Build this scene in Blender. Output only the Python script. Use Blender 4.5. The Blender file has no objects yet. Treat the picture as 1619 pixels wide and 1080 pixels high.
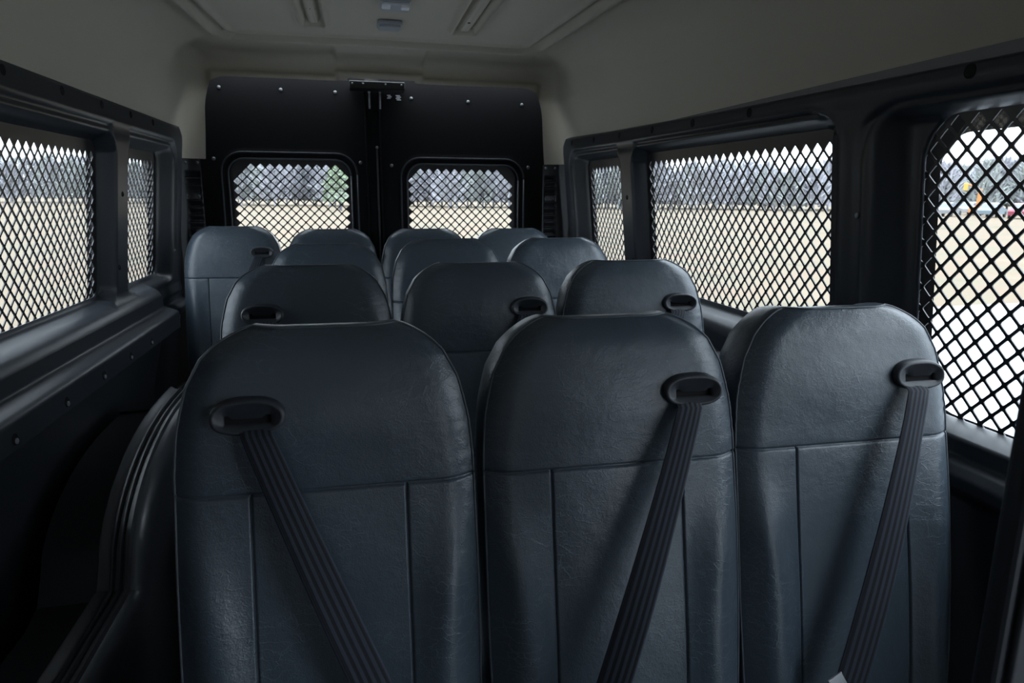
import bpy, math, random
import numpy as np
from mathutils import Matrix, Vector

C = bpy.context.scene.collection
rnd = random.Random(7)
PI = math.pi

# ------------------------------------------------------------------ helpers
def link(name, me, mat=None, parent=None):
    o = bpy.data.objects.new(name, me)
    C.objects.link(o)
    if mat is not None and me is not None:
        me.materials.append(mat)
    if parent is not None:
        o.parent = parent
    return o

def mesh(name, verts, faces, mat=None, parent=None, smooth=False):
    me = bpy.data.meshes.new(name)
    me.from_pydata([tuple(map(float, v)) for v in verts], [], [tuple(map(int, f)) for f in faces])
    me.validate()
    if smooth:
        me.polygons.foreach_set('use_smooth', [True] * len(me.polygons))
    me.update()
    return link(name, me, mat, parent)

def empty(name, loc=(0, 0, 0), rz=0.0):
    o = bpy.data.objects.new(name, None)
    C.objects.link(o)
    o.location = loc
    o.rotation_euler = (0, 0, rz)
    o.empty_display_size = .1
    return o

def tag(o, label=None, cat=None, group=None, kind=None):
    if label: o['label'] = label
    if cat: o['category'] = cat
    if group: o['group'] = group
    if kind: o['kind'] = kind
    return o

class MB:
    """collects shapes into one mesh"""
    def __init__(s): s.v = []; s.f = []
    def add(s, v, f):
        n = len(s.v); s.v += [tuple(p) for p in v]; s.f += [tuple(i + n for i in q) for q in f]
        return s
    def box(s, lo, hi, bev=0.0):
        x0, y0, z0 = lo; x1, y1, z1 = hi
        if bev <= 0:
            v = [(x, y, z) for x in (x0, x1) for y in (y0, y1) for z in (z0, z1)]
            f = [(0, 1, 3, 2), (4, 6, 7, 5), (0, 4, 5, 1), (2, 3, 7, 6), (0, 2, 6, 4), (1, 5, 7, 3)]
            return s.add(v, f)
        b = min(bev, (x1 - x0) / 2.01, (y1 - y0) / 2.01, (z1 - z0) / 2.01)
        import bmesh
        bm = bmesh.new()
        bmesh.ops.create_cube(bm, size=1)
        for q in bm.verts:
            q.co = Vector(((x0 + x1) / 2 + q.co.x * (x1 - x0), (y0 + y1) / 2 + q.co.y * (y1 - y0), (z0 + z1) / 2 + q.co.z * (z1 - z0)))
        bmesh.ops.bevel(bm, geom=bm.edges[:], offset=b, segments=3, profile=.5, affect='EDGES')
        bm.verts.index_update()
        v = [tuple(q.co) for q in bm.verts]; f = [tuple(q.index for q in p.verts) for p in bm.faces]
        bm.free()
        return s.add(v, f)
    def cyl(s, p0, p1, r0, r1=None, n=16, caps=True):
        r1 = r0 if r1 is None else r1
        p0, p1 = Vector(p0), Vector(p1)
        d = (p1 - p0).normalized()
        a = d.orthogonal().normalized(); b = d.cross(a)
        v = []
        for p, r in ((p0, r0), (p1, r1)):
            v += [p + (a * math.cos(2 * PI * i / n) + b * math.sin(2 * PI * i / n)) * r for i in range(n)]
        f = [(i, (i + 1) % n, n + (i + 1) % n, n + i) for i in range(n)]
        if caps:
            f += [tuple(range(n))[::-1], tuple(range(n, 2 * n))]
        return s.add(v, f)
    def tube(s, pts, r, n=8, closed=False):
        pts = [Vector(p) for p in pts]
        m = len(pts); v = []; f = []
        ref = None
        for i, p in enumerate(pts):
            t = (pts[min(i + 1, m - 1)] - pts[max(i - 1, 0)]).normalized()
            if ref is None: ref = t.orthogonal().normalized()
            ref = (ref - t * ref.dot(t)).normalized()
            b = t.cross(ref)
            rr = r[i] if hasattr(r, '__len__') else r
            v += [p + (ref * math.cos(2 * PI * k / n) + b * math.sin(2 * PI * k / n)) * rr for k in range(n)]
        for i in range(m - 1):
            f += [(i * n + k, i * n + (k + 1) % n, (i + 1) * n + (k + 1) % n, (i + 1) * n + k) for k in range(n)]
        f += [tuple(range(n))[::-1], tuple(range((m - 1) * n, m * n))]
        return s.add(v, f)
    def lathe(s, prof, c, axis, n=20):
        """prof: (radius, along) ; axis unit vector, c base point"""
        c = Vector(c); d = Vector(axis).normalized(); a = d.orthogonal().normalized(); b = d.cross(a)
        v = []; f = []
        for r, h in prof:
            v += [c + d * h + (a * math.cos(2 * PI * i / n) + b * math.sin(2 * PI * i / n)) * r for i in range(n)]
        for j in range(len(prof) - 1):
            f += [(j * n + i, j * n + (i + 1) % n, (j + 1) * n + (i + 1) % n, (j + 1) * n + i) for i in range(n)]
        f += [tuple(range(n))[::-1], tuple(range((len(prof) - 1) * n, len(prof) * n))]
        return s.add(v, f)
    def build(s, name, mat=None, parent=None, smooth=False):
        return mesh(name, s.v, s.f, mat, parent, smooth)

def S(t):
    t = np.clip(t, 0, 1)
    return t * t * (3 - 2 * t)

def rrect(U, V, u0, u1, v0, v1, r):
    """signed distance to a rounded rectangle, negative inside"""
    cu, cv = (u0 + u1) / 2, (v0 + v1) / 2
    qx = np.abs(U - cu) - (u1 - u0) / 2 + r
    qy = np.abs(V - cv) - (v1 - v0) / 2 + r
    return np.hypot(np.maximum(qx, 0), np.maximum(qy, 0)) + np.minimum(np.maximum(qx, qy), 0) - r

def field(name, us, vs, pos, holes, mat, parent=None, rim=None, flip=False, hmin=0):
    """a sheet over (u, v) placed by pos(U, V), with openings cut where a hole's signed distance is negative.
    rim: vector by which the edge of every opening is carried outward"""
    U, V = np.meshgrid(np.asarray(us, float), np.asarray(vs, float), indexing='ij')
    h = max(np.median(np.diff(us)), np.median(np.diff(vs)), hmin)
    on = np.zeros(U.shape, bool)
    for sd in holes:
        for _ in range(2):
            d = sd(U, V)
            e = 1e-5
            gx = (sd(U + e, V) - d) / e; gy = (sd(U, V + e) - d) / e
            g = np.maximum(np.hypot(gx, gy), 1e-6)
            near = np.abs(d) < .72 * h
            U = np.where(near, U - d * gx / g ** 2, U); V = np.where(near, V - d * gy / g ** 2, V)
            on |= near
    nu, nv = U.shape
    idx = np.arange(nu * nv).reshape(nu, nv)
    q = np.stack([idx[:-1, :-1], idx[1:, :-1], idx[1:, 1:], idx[:-1, 1:]], -1).reshape(-1, 4)
    keep = np.ones(len(q), bool)
    Uf, Vf = U.ravel(), V.ravel()
    for sd in holes:
        m = sd(Uf[q].mean(1), Vf[q].mean(1))
        keep &= m > 1e-6
    q = q[keep]
    X, Y, Z = pos(U, V)
    P = np.stack([X, Y, Z], -1).reshape(-1, 3)
    ar = np.linalg.norm(np.cross(P[q[:, 2]] - P[q[:, 0]], P[q[:, 3]] - P[q[:, 1]]), axis=1); q = q[ar > 1e-9]
    if flip: q = q[:, ::-1]
    if rim is not None:
        ed = {}
        for f in q:
            for a, b in zip(f, np.roll(f, -1)):
                k = (min(a, b), max(a, b)); ed[k] = ed.get(k, 0) + 1
        onf = on.ravel(); new = {}; extra = []; fx = []
        for f in q:
            for a, b in zip(f, np.roll(f, -1)):
                if ed[(min(a, b), max(a, b))] == 1 and onf[a] and onf[b]:
                    for w in (a, b):
                        if w not in new:
                            new[w] = len(P) + len(extra); extra.append(P[w] + np.array(rim))
                    fx.append((b, a, new[a], new[b]))
        if extra:
            P = np.vstack([P, np.array(extra)]); q = np.vstack([q, np.array(fx)])
    used = np.unique(q); mp = -np.ones(len(P), int); mp[used] = np.arange(len(used))
    P = P[used]; q = mp[q]
    me = bpy.data.meshes.new(name)
    me.vertices.add(len(P)); me.vertices.foreach_set('co', P.astype(np.float32).ravel())
    me.loops.add(q.size); me.loops.foreach_set('vertex_index', q.astype(np.int32).ravel())
    me.polygons.add(len(q)); me.polygons.foreach_set('loop_start', np.arange(0, q.size, 4, dtype=np.int32))
    me.polygons.foreach_set('loop_total', np.full(len(q), 4, np.int32))
    me.update(calc_edges=True); me.validate()
    me.polygons.foreach_set('use_smooth', np.ones(len(me.polygons), bool))
    return link(name, me, mat, parent)

# ------------------------------------------------------------------ materials
def mat(name, col, rough=.6, spec=.5, metal=0.0, bump=None, var=None, sheen=0.0):
    """bump: list of (kind, scale, strength, distance); var: (scale, amount) colour mottling"""
    m = bpy.data.materials.new(name); m.use_nodes = True
    nt = m.node_tree; N = nt.nodes; L = nt.links
    b = N['Principled BSDF']
    b.inputs['Base Color'].default_value = (*col, 1); b.inputs['Roughness'].default_value = rough
    b.inputs['Specular IOR Level'].default_value = spec; b.inputs['Metallic'].default_value = metal
    tc = N.new('ShaderNodeTexCoord')
    oi = N.new('ShaderNodeObjectInfo')
    ad = N.new('ShaderNodeVectorMath'); ad.operation = 'ADD'
    cmb = N.new('ShaderNodeMath'); cmb.operation = 'MULTIPLY'; cmb.inputs[1].default_value = 17.0
    L.new(oi.outputs['Random'], cmb.inputs[0])
    L.new(tc.outputs['Object'], ad.inputs[0]); L.new(cmb.outputs[0], ad.inputs[1])
    vec = ad.outputs[0]
    if var:
        n = N.new('ShaderNodeTexNoise'); n.inputs['Scale'].default_value = var[0]; n.inputs['Detail'].default_value = 6
        L.new(vec, n.inputs['Vector'])
        r = N.new('ShaderNodeMapRange'); r.inputs['To Min'].default_value = 1 - var[1]; r.inputs['To Max'].default_value = 1 + var[1]
        L.new(n.outputs['Fac'], r.inputs['Value'])
        mx = N.new('ShaderNodeVectorMath'); mx.operation = 'SCALE'; mx.inputs[0].default_value = col
        L.new(r.outputs[0], mx.inputs['Scale']); L.new(mx.outputs[0], b.inputs['Base Color'])
    prev = None
    for kind, scale, strength, dist in (bump or []):
        if kind == 'noise':
            t = N.new('ShaderNodeTexNoise'); t.inputs['Scale'].default_value = scale; t.inputs['Detail'].default_value = 4
            L.new(vec, t.inputs['Vector']); out = t.outputs['Fac']
        elif kind == 'voronoi':
            t = N.new('ShaderNodeTexVoronoi'); t.inputs['Scale'].default_value = scale
            L.new(vec, t.inputs['Vector']); out = t.outputs['Distance']
        elif kind == 'crease':
            # long thin wrinkles: edges of warped, stretched cells
            w = N.new('ShaderNodeTexNoise'); w.inputs['Scale'].default_value = 22; w.inputs['Detail'].default_value = 5
            L.new(vec, w.inputs['Vector'])
            sub = N.new('ShaderNodeVectorMath'); sub.operation = 'SUBTRACT'; sub.inputs[1].default_value = (.5, .5, .5)
            L.new(w.outputs['Color'], sub.inputs[0])
            sc = N.new('ShaderNodeVectorMath'); sc.operation = 'SCALE'; sc.inputs['Scale'].default_value = .05
            L.new(sub.outputs[0], sc.inputs[0])
            a2 = N.new('ShaderNodeVectorMath'); a2.operation = 'ADD'; L.new(vec, a2.inputs[0]); L.new(sc.outputs[0], a2.inputs[1])
            mp = N.new('ShaderNodeMapping'); mp.inputs['Rotation'].default_value = (0, .5, 0); mp.inputs['Scale'].default_value = (.32, 1, 1.5)
            L.new(a2.outputs[0], mp.inputs['Vector'])
            t = N.new('ShaderNodeTexVoronoi'); t.feature = 'DISTANCE_TO_EDGE'; t.inputs['Scale'].default_value = scale
            L.new(mp.outputs[0], t.inputs['Vector'])
            rp = N.new('ShaderNodeMapRange'); rp.inputs['From Max'].default_value = .035
            L.new(t.outputs['Distance'], rp.inputs['Value'])
            # only in places
            n2 = N.new('ShaderNodeTexNoise'); n2.inputs['Scale'].default_value = 7; L.new(vec, n2.inputs['Vector'])
            r2 = N.new('ShaderNodeMapRange'); r2.inputs['From Min'].default_value = .43; r2.inputs['From Max'].default_value = .62
            L.new(n2.outputs['Fac'], r2.inputs['Value'])
            inv = N.new('ShaderNodeMath'); inv.operation = 'SUBTRACT'; inv.inputs[0].default_value = 1; L.new(rp.outputs[0], inv.inputs[1])
            mu = N.new('ShaderNodeMath'); mu.operation = 'MULTIPLY'; L.new(inv.outputs[0], mu.inputs[0]); L.new(r2.outputs[0], mu.inputs[1])
            out = mu.outputs[0]
            # worn paler along the creases
            mixc = N.new('ShaderNodeMix'); mixc.data_type = 'RGBA'; mixc.inputs['B'].default_value = (col[0] * 2.2, col[1] * 2.2, col[2] * 2.2, 1)
            src = b.inputs['Base Color'].links[0].from_socket
            fm = N.new('ShaderNodeMath'); fm.operation = 'MULTIPLY'; fm.inputs[1].default_value = .5; L.new(out, fm.inputs[0])
            L.new(fm.outputs[0], mixc.inputs['Factor']); L.new(src, mixc.inputs['A']); L.new(mixc.outputs['Result'], b.inputs['Base Color'])
        elif kind == 'weave':
            t = N.new('ShaderNodeTexWave'); t.inputs['Scale'].default_value = scale; t.bands_direction = 'DIAGONAL'
            L.new(vec, t.inputs['Vector']); out = t.outputs['Fac']
        bp = N.new('ShaderNodeBump'); bp.inputs['Strength'].default_value = strength; bp.inputs['Distance'].default_value = dist
        L.new(out, bp.inputs['Height'])
        if prev: L.new(prev, bp.inputs['Normal'])
        prev = bp.outputs['Normal']
    if prev: L.new(prev, b.inputs['Normal'])
    return m

M = {}
M['vinyl'] = mat('charcoal vinyl', (.044, .061, .080), .35, .65, bump=[('voronoi', 480, .25, .0008), ('noise', 14, .30, .010), ('noise', 55, .2, .003), ('crease', 46, .40, .0006)], var=(5, .10))
M['piping'] = mat('vinyl cord', (.06, .075, .09), .5)
M['belt'] = mat('webbing', (.04, .046, .06), .6, .22)
M['guide'] = mat('guide plastic', (.030, .034, .042), .45, .4)
M['slot'] = mat('slot shade', (.012, .012, .013), .8, .2)
M['trim'] = mat('black trim plastic', (.024, .028, .034), .40, .35, bump=[('noise', 500, .12, .0008)])
M['arch'] = mat('arch plastic', (.028, .031, .036), .36, .5)
M['panel'] = mat('black door panel', (.006, .006, .0068), .7, .1, bump=[('noise', 400, .15, .001)])
M['lower'] = mat('lower liner', (.030, .028, .027), .65, .3, bump=[('noise', 350, .15, .001)])
M['headliner'] = mat('headliner', (.49, .45, .37), .92, .1, bump=[('noise', 900, .2, .0008)], var=(2.5, .04))
M['mesh'] = mat('mesh steel', (.012, .012, .014), .38, .5)
M['screw'] = mat('screw zinc', (.16, .165, .17), .45, .5, metal=.6)
M['chrome'] = mat('chrome', (.75, .76, .78), .15, .5, metal=1.0)
M['lens'] = mat('lamp lens', (.62, .64, .67), .12, .8)
M['lampgrey'] = mat('lamp grey', (.33, .34, .36), .45)
M['floor'] = mat('rubber floor', (.045, .043, .043), .6, .3, bump=[('noise', 250, .3, .001)])
M['base'] = mat('black steel', (.02, .02, .022), .4, .5)
M['white'] = mat('sticker and glint white', (.8, .8, .82), .4)
M['red'] = mat('red thread', (.25, .02, .02), .7)
M['latch'] = mat('latch black', (.012, .012, .012), .5, .4)

def belt_material():
    m = M['belt']; nt = m.node_tree; N = nt.nodes; L = nt.links; b = N['Principled BSDF']
    uv = N.new('ShaderNodeUVMap'); sx = N.new('ShaderNodeSeparateXYZ'); L.new(uv.outputs[0], sx.inputs[0])
    w = N.new('ShaderNodeMath'); w.operation = 'MULTIPLY'; w.inputs[1].default_value = 5 * 2 * PI; L.new(sx.outputs['X'], w.inputs[0])
    c = N.new('ShaderNodeMath'); c.operation = 'COSINE'; L.new(w.outputs[0], c.inputs[0])
    r = N.new('ShaderNodeMapRange'); r.inputs['From Min'].default_value = -.6; r.inputs['From Max'].default_value = .6
    L.new(c.outputs[0], r.inputs['Value'])
    mx = N.new('ShaderNodeMix'); mx.data_type = 'RGBA'
    mx.inputs['A'].default_value = (.010, .0115, .016, 1); mx.inputs['B'].default_value = (.030, .037, .054, 1)
    L.new(r.outputs[0], mx.inputs['Factor']); L.new(mx.outputs['Result'], b.inputs['Base Color'])
    # fine diagonal twill
    su = N.new('ShaderNodeMath'); su.operation = 'MULTIPLY_ADD'; su.inputs[1].default_value = 26.0
    L.new(sx.outputs['Y'], su.inputs[0])
    m3 = N.new('ShaderNodeMath'); m3.operation = 'MULTIPLY'; m3.inputs[1].default_value = 26.0; L.new(sx.outputs['X'], m3.inputs[0]); L.new(m3.outputs[0], su.inputs[2])
    m4 = N.new('ShaderNodeMath'); m4.operation = 'MULTIPLY'; m4.inputs[1].default_value = 2 * PI; L.new(su.outputs[0], m4.inputs[0])
    sn = N.new('ShaderNodeMath'); sn.operation = 'SINE'; L.new(m4.outputs[0], sn.inputs[0])
    bp = N.new('ShaderNodeBump'); bp.inputs['Strength'].default_value = .35; bp.inputs['Distance'].default_value = .0006
    L.new(sn.outputs[0], bp.inputs['Height'])
    b2 = N.new('ShaderNodeBump'); b2.inputs['Strength'].default_value = .4; b2.inputs['Distance'].default_value = .0012
    L.new(r.outputs[0], b2.inputs['Height']); L.new(bp.outputs[0], b2.inputs['Normal']); L.new(b2.outputs[0], b.inputs['Normal'])
belt_material()

def glass_material():
    m = bpy.data.materials.new('window glass'); m.use_nodes = True
    nt = m.node_tree; N = nt.nodes; L = nt.links; N.clear()
    o = N.new('ShaderNodeOutputMaterial'); t = N.new('ShaderNodeBsdfTransparent'); t.inputs[0].default_value = (.95, .965, .97, 1)
    g = N.new('ShaderNodeBsdfGlossy'); g.inputs['Roughness'].default_value = .02
    lw = N.new('ShaderNodeLayerWeight'); lw.inputs['Blend'].default_value = .5
    pw = N.new('ShaderNodeMath'); pw.operation = 'POWER'; pw.inputs[1].default_value = 5; L.new(lw.outputs['Facing'], pw.inputs[0])
    f = N.new('ShaderNodeMath'); f.operation = 'MULTIPLY_ADD'; f.inputs[1].default_value = .5; f.inputs[2].default_value = .03; L.new(pw.outputs[0], f.inputs[0])
    x = N.new('ShaderNodeMixShader'); L.new(f.outputs[0], x.inputs[0]); L.new(t.outputs[0], x.inputs[1]); L.new(g.outputs[0], x.inputs[2])
    L.new(x.outputs[0], o.inputs[0])
    return m
M['glass'] = glass_material()

# ------------------------------------------------------------------ van body measurements
# x across (0 = centre line), y towards the rear doors, z up from the cabin floor
Y_DOOR = 3.60
def B(z): return .955 + .10 * (1.48 - z)            # distance of the screens from the centre line
Y_FRONT = -.25
PITCH = .0443

def wall_depth(Y, v):
    df = np.interp(v, [0, .6, .79, .808, .826, .850, .868, .873, .90, .912, .95, 1.55, 1.60, 1.64, 1.65],
                   [.045, .05, .058, .072, .098, .100, .084, .064, .060, .064, .055, .055, .058, .054, .030])
    dr = np.interp(v, [0, .6, .79, .802, .812, .822, .882, .889, .899, .904, .91, .95, .985, 1.04, 1.08, 1.55, 1.60, 1.64, 1.65],
                   [.06, .08, .105, .112, .160, .174, .169, .164, .138, .114, .110, .104, .078, .062, .055, .055, .058, .054, .030])
    d0 = df + (dr - df) * S((Y - 1.27) / .10) * S((2.99 - Y) / .07)
    # recessed bay round the two rear windows
    s = S((Y - 1.385) / .035) * S((3.30 - Y) / .085) * S((v - .970) / .036) * S((1.554 - v) / .040)
    d = d0 * (1 - s) + .008 * s
    rr = rrect(Y, v, 1.375, 3.325, .80, 1.562, .10)
    d = d - .016 * np.exp(-(rr / .0085) ** 2) * (v > 1.1) + .006 * np.exp(-((rr - .014) / .010) ** 2) * (v > 1.1)
    # upright between the windows
    hw = .058 + .075 * np.exp(-np.maximum(v - .99, 0) / .011) * (v > .9) + .03 * S((v - 1.47) / .07)
    p = S((hw + .016 - np.abs(Y - 2.60)) / .016) * S((v - .95) / .04)
    d = np.maximum(d, p * (.058 * s + d0 * (1 - s)))
    # bay of the front window
    s2 = S((1.275 - Y) / .085) * S((Y - .12) / .085) * S((v - .904) / .022) * S((1.545 - v) / .055)
    d = d * (1 - s2) + .008 * s2
    rr2 = rrect(Y, v, .08, 1.30, .80, 1.552, .13)
    d = d - .009 * np.exp(-(rr2 / .0085) ** 2) * (v > 1.0)
    return d

def open_main(Y, v): return rrect(Y, v, 1.425, 2.515, 1.012, 1.512, .045)
def open_small(Y, v): return rrect(Y, v, 2.695, 3.20, 1.012, 1.512, .04)
def open_front(Y, v): return rrect(Y, v, .24, 1.175, .925, 1.505, .09)
def trim_end(Y, v): return -rrect(Y, v, -3, 3.43, -3, 1.65, .11)

def build_wall(side):
    nm = 'wall_left' if side < 0 else 'wall_right'
    def pos(Y, v):
        if side > 0:
            zt = np.interp(Y, [.95, 1.4, 1.9, 2.33, 2.8, 3.3], [1.580, 1.586, 1.593, 1.603, 1.614, 1.632])
        else:
            zt = np.full_like(Y, 1.643)
        z = np.where(v > 1.5, 1.5 + (v - 1.5) * (zt - 1.5) / .15, v)
        return side * (B(v) - wall_depth(Y, v)), Y, z
    us = np.arange(Y_FRONT, 3.4301, .0092); vs = np.concatenate([np.arange(0, .78, .03), np.arange(.78, .95, .0042), np.arange(.95, 1.6501, .0087), [1.65]])
    w = field(nm, us, vs, pos, [open_main, open_small] + ([open_front] if side > 0 else []) + [trim_end], M['trim'], rim=(side * .0055, 0, 0), flip=side > 0, hmin=.0092)
    tag(w, 'black moulded plastic side trim on the %s of the cabin round the screened windows' % ('left' if side < 0 else 'right'), 'wall', kind='structure')
    # plugs along the upper band and fixings along the ledge
    pl = [2.118, 2.413, 2.692, 2.961, 1.80, 1.45] if side < 0 else [3.267, 2.949, 2.644, 2.332, 2.028, 1.708, 1.027]
    for i, y in enumerate(pl):
        v = 1.618 if side < 0 else 1.612
        x, yy, z = pos(np.array([y]), np.array([v])); x = float(x[0]); z = float(z[0])
        m = MB(); m.lathe([(.0125, .002), (.0125, -.0006), (.0115, -.0012), (.0105, -.0006), (.0005, -.0002)], (x, y, z), (side, 0, 0), 18)
        m.build('plug', M['slot'], w)
    if side < 0:
        for y in (1.532, 1.798, 2.056, 2.294, 2.52):
            x, yy, z = pos(np.array([y]), np.array([.848])); x = float(x[0])
            m = MB(); m.lathe([(.0125, .002), (.0125, -.0006), (.0115, -.0012), (.0105, -.0006), (.0005, -.0002)], (x, y, .848), (side, 0, 0), 18)
            m.build('plug', M['slot'], w)
            m = MB(); m.lathe([(.0062, .001), (.0062, -.0025), (.004, -.004), (.0005, -.004)], (x, y + .004, .843), (side, 0, 0), 12)
            m.build('screw', M['lampgrey'], w, True)
    for (y, z) in ((2.60, 1.345), (2.565, 1.10)):
        x = float(pos(np.array([y]), np.array([z]))[0][0])
        m = MB(); m.lathe([(.009, .001), (.009, -.0015), (.007, -.002), (.0065, .001), (.0005, .001)], (x, y, z), (side, 0, 0), 16)
        m.build('plug', M['slot'], w)
    if side > 0:
        x = float(pos(np.array([1.306]), np.array([1.312]))[0][0])
        m = MB(); m.lathe([(.0065, .001), (.0065, -.002), (.004, -.004), (.0005, -.004)], (x, 1.306, 1.312), (side, 0, 0), 14)
        m.build('screw', M['lampgrey'], w, True)
    return w
build_wall(-1); build_wall(1)

# ------------------------------------------------------------------ diamond screens
def diamond_screen(name, cu, cv, nu, nv, inside, place, label, group, strand=.0056, thick=.0024, P=PITCH):
    """expanded metal sheet: cells whose centre is `inside` are open, the others solid"""
    V = []; F = []; key = {}
    def vid(u, v, w):
        k = (round(u, 5), round(v, 5), w)
        if k not in key:
            key[k] = len(V); V.append(place(u, v, (w - .5) * thick))
        return key[k]
    hd = P / 2; ins = hd - strand * .7071
    ch = .16
    for i in range(-nu, nu + 1):
        for j in range(-nv, nv + 1):
            if (i + j) % 2: continue
            u, v = cu + i * hd, cv + j * hd
            O = [(u + hd, v), (u, v + hd), (u - hd, v), (u, v - hd)]
            if not inside(u, v):
                for w in (0, 1):
                    f = [vid(*p, w) for p in O]
                    F.append(f if w else f[::-1])
                continue
            I = [(u + ins, v), (u, v + ins), (u - ins, v), (u, v - ins)]
            A = []
            for k in range(4):
                p, pn, pp = I[k], I[(k + 1) % 4], I[k - 1]
                a = tuple(p[t] + (pp[t] - p[t]) * ch for t in (0, 1)); b = tuple(p[t] + (pn[t] - p[t]) * ch for t in (0, 1))
                mid = tuple((a[t] + b[t]) / 2 * .45 + p[t] * .55 for t in (0, 1))
                A.append((a, mid, b))
            for w in (0, 1):
                for k in range(4):
                    o = vid(*O[k], w); on = vid(*O[(k + 1) % 4], w)
                    a, m, b = [vid(*q, w) for q in A[k]]; an = vid(*A[(k + 1) % 4][0], w)
                    fs = [[o, b, m], [o, m, a], [o, on, an, b]]
                    for f in fs: F.append(f[::-1] if w == 0 else f)
            ring = [q for t in A for q in t]
            for k in range(len(ring)):
                p, q = ring[k], ring[(k + 1) % len(ring)]
                F.append([vid(*p, 0), vid(*q, 0), vid(*q, 1), vid(*p, 1)])
    o = mesh(name, V, F, M['mesh'])
    tag(o, label, 'window screen', group)
    return o

def side_screen(side, y0, y1, z0, z1, inside, label, group):
    cu, cv = (y0 + y1) / 2, (z0 + z1) / 2
    nu = int((y1 - y0) / PITCH) + 1; nv = int((z1 - z0) / PITCH) + 1
    place = lambda u, v, w: (side * (B(v) + w), u, v)
    return diamond_screen('mesh_screen', cu, cv, nu, nv, inside, place, label, group)

for side, nm in ((-1, 'left'), (1, 'right')):
    g = 'black diamond mesh screens over the side windows'
    side_screen(side, 1.405, 2.545, .99, 1.535, lambda u, v: 1.40 < u < 2.50 and v < 1.472,
                'black diamond mesh screen over the wide %s side window ahead of the upright' % nm, g)
    side_screen(side, 2.655, 3.235, .99, 1.535, lambda u, v: u < 3.175 and v < 1.472,
                'black diamond mesh screen over the narrow rear %s side window next to the rear corner' % nm, g)
    if side > 0: side_screen(side, .20, 1.215, .905, 1.53, lambda u, v: v < 1.50 and u < 1.195,
                'large black diamond mesh screen over the side window beside the first row', g)

def pane(name, pts, n, t=.004):
    """glass sheet: outline pts, thickness along n"""
    a = [Vector(p) for p in pts]; k = len(a); n = Vector(n) * t
    v = a + [p + n for p in a]
    f = [tuple(range(k))[::-1], tuple(range(k, 2 * k))] + [(i, (i + 1) % k, k + (i + 1) % k, k + i) for i in range(k)]
    return mesh(name, v, f, M['glass'])
wn = 0
for side in (-1, 1):
    for y0, y1, z0, z1 in ((1.39, 2.56, .97, 1.55), (2.64, 3.26, .97, 1.55)) + (((.18, 1.235, .885, 1.545),) if side > 0 else ()):
        wn += 1
        pts = [(side * (B(z) + .022), y, z) for y, z in ((y0, z0), (y1, z0), (y1, z1), (y0, z1))]
        tag(pane('window_%d' % wn, pts, (side, 0, 0)), 'clear glass of a side window behind its mesh screen', 'window', 'side window glass', 'structure')

# outer skin between and around the windows
def skin(side):
    us = np.concatenate([np.arange(Y_FRONT, 3.6, .012), [3.70]]); vs = np.concatenate([np.arange(-.25, .86, .10), np.arange(.86, 1.60, .012), [1.75, 1.95, 2.08]])
    holes = [lambda Y, v: rrect(Y, v, 1.40, 2.545, .985, 1.535, .05), lambda Y, v: rrect(Y, v, 2.655, 3.24, .985, 1.535, .05), lambda Y, v: rrect(Y, v, .20, 1.178, .915, 1.472, .07)][:3 if side > 0 else 2]
    pos = lambda Y, v: (side * (B(v) + .035 - .20 * np.maximum(v - 1.80, 0)), Y, v)
    o = field('trim_%d' % (1 if side < 0 else 2), us, vs, pos, holes, M['lower'], flip=side > 0)
    tag(o, 'outer body side behind the %s trim' % ('left' if side < 0 else 'right'), 'body side', kind='structure')
skin(-1); skin(1)

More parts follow.
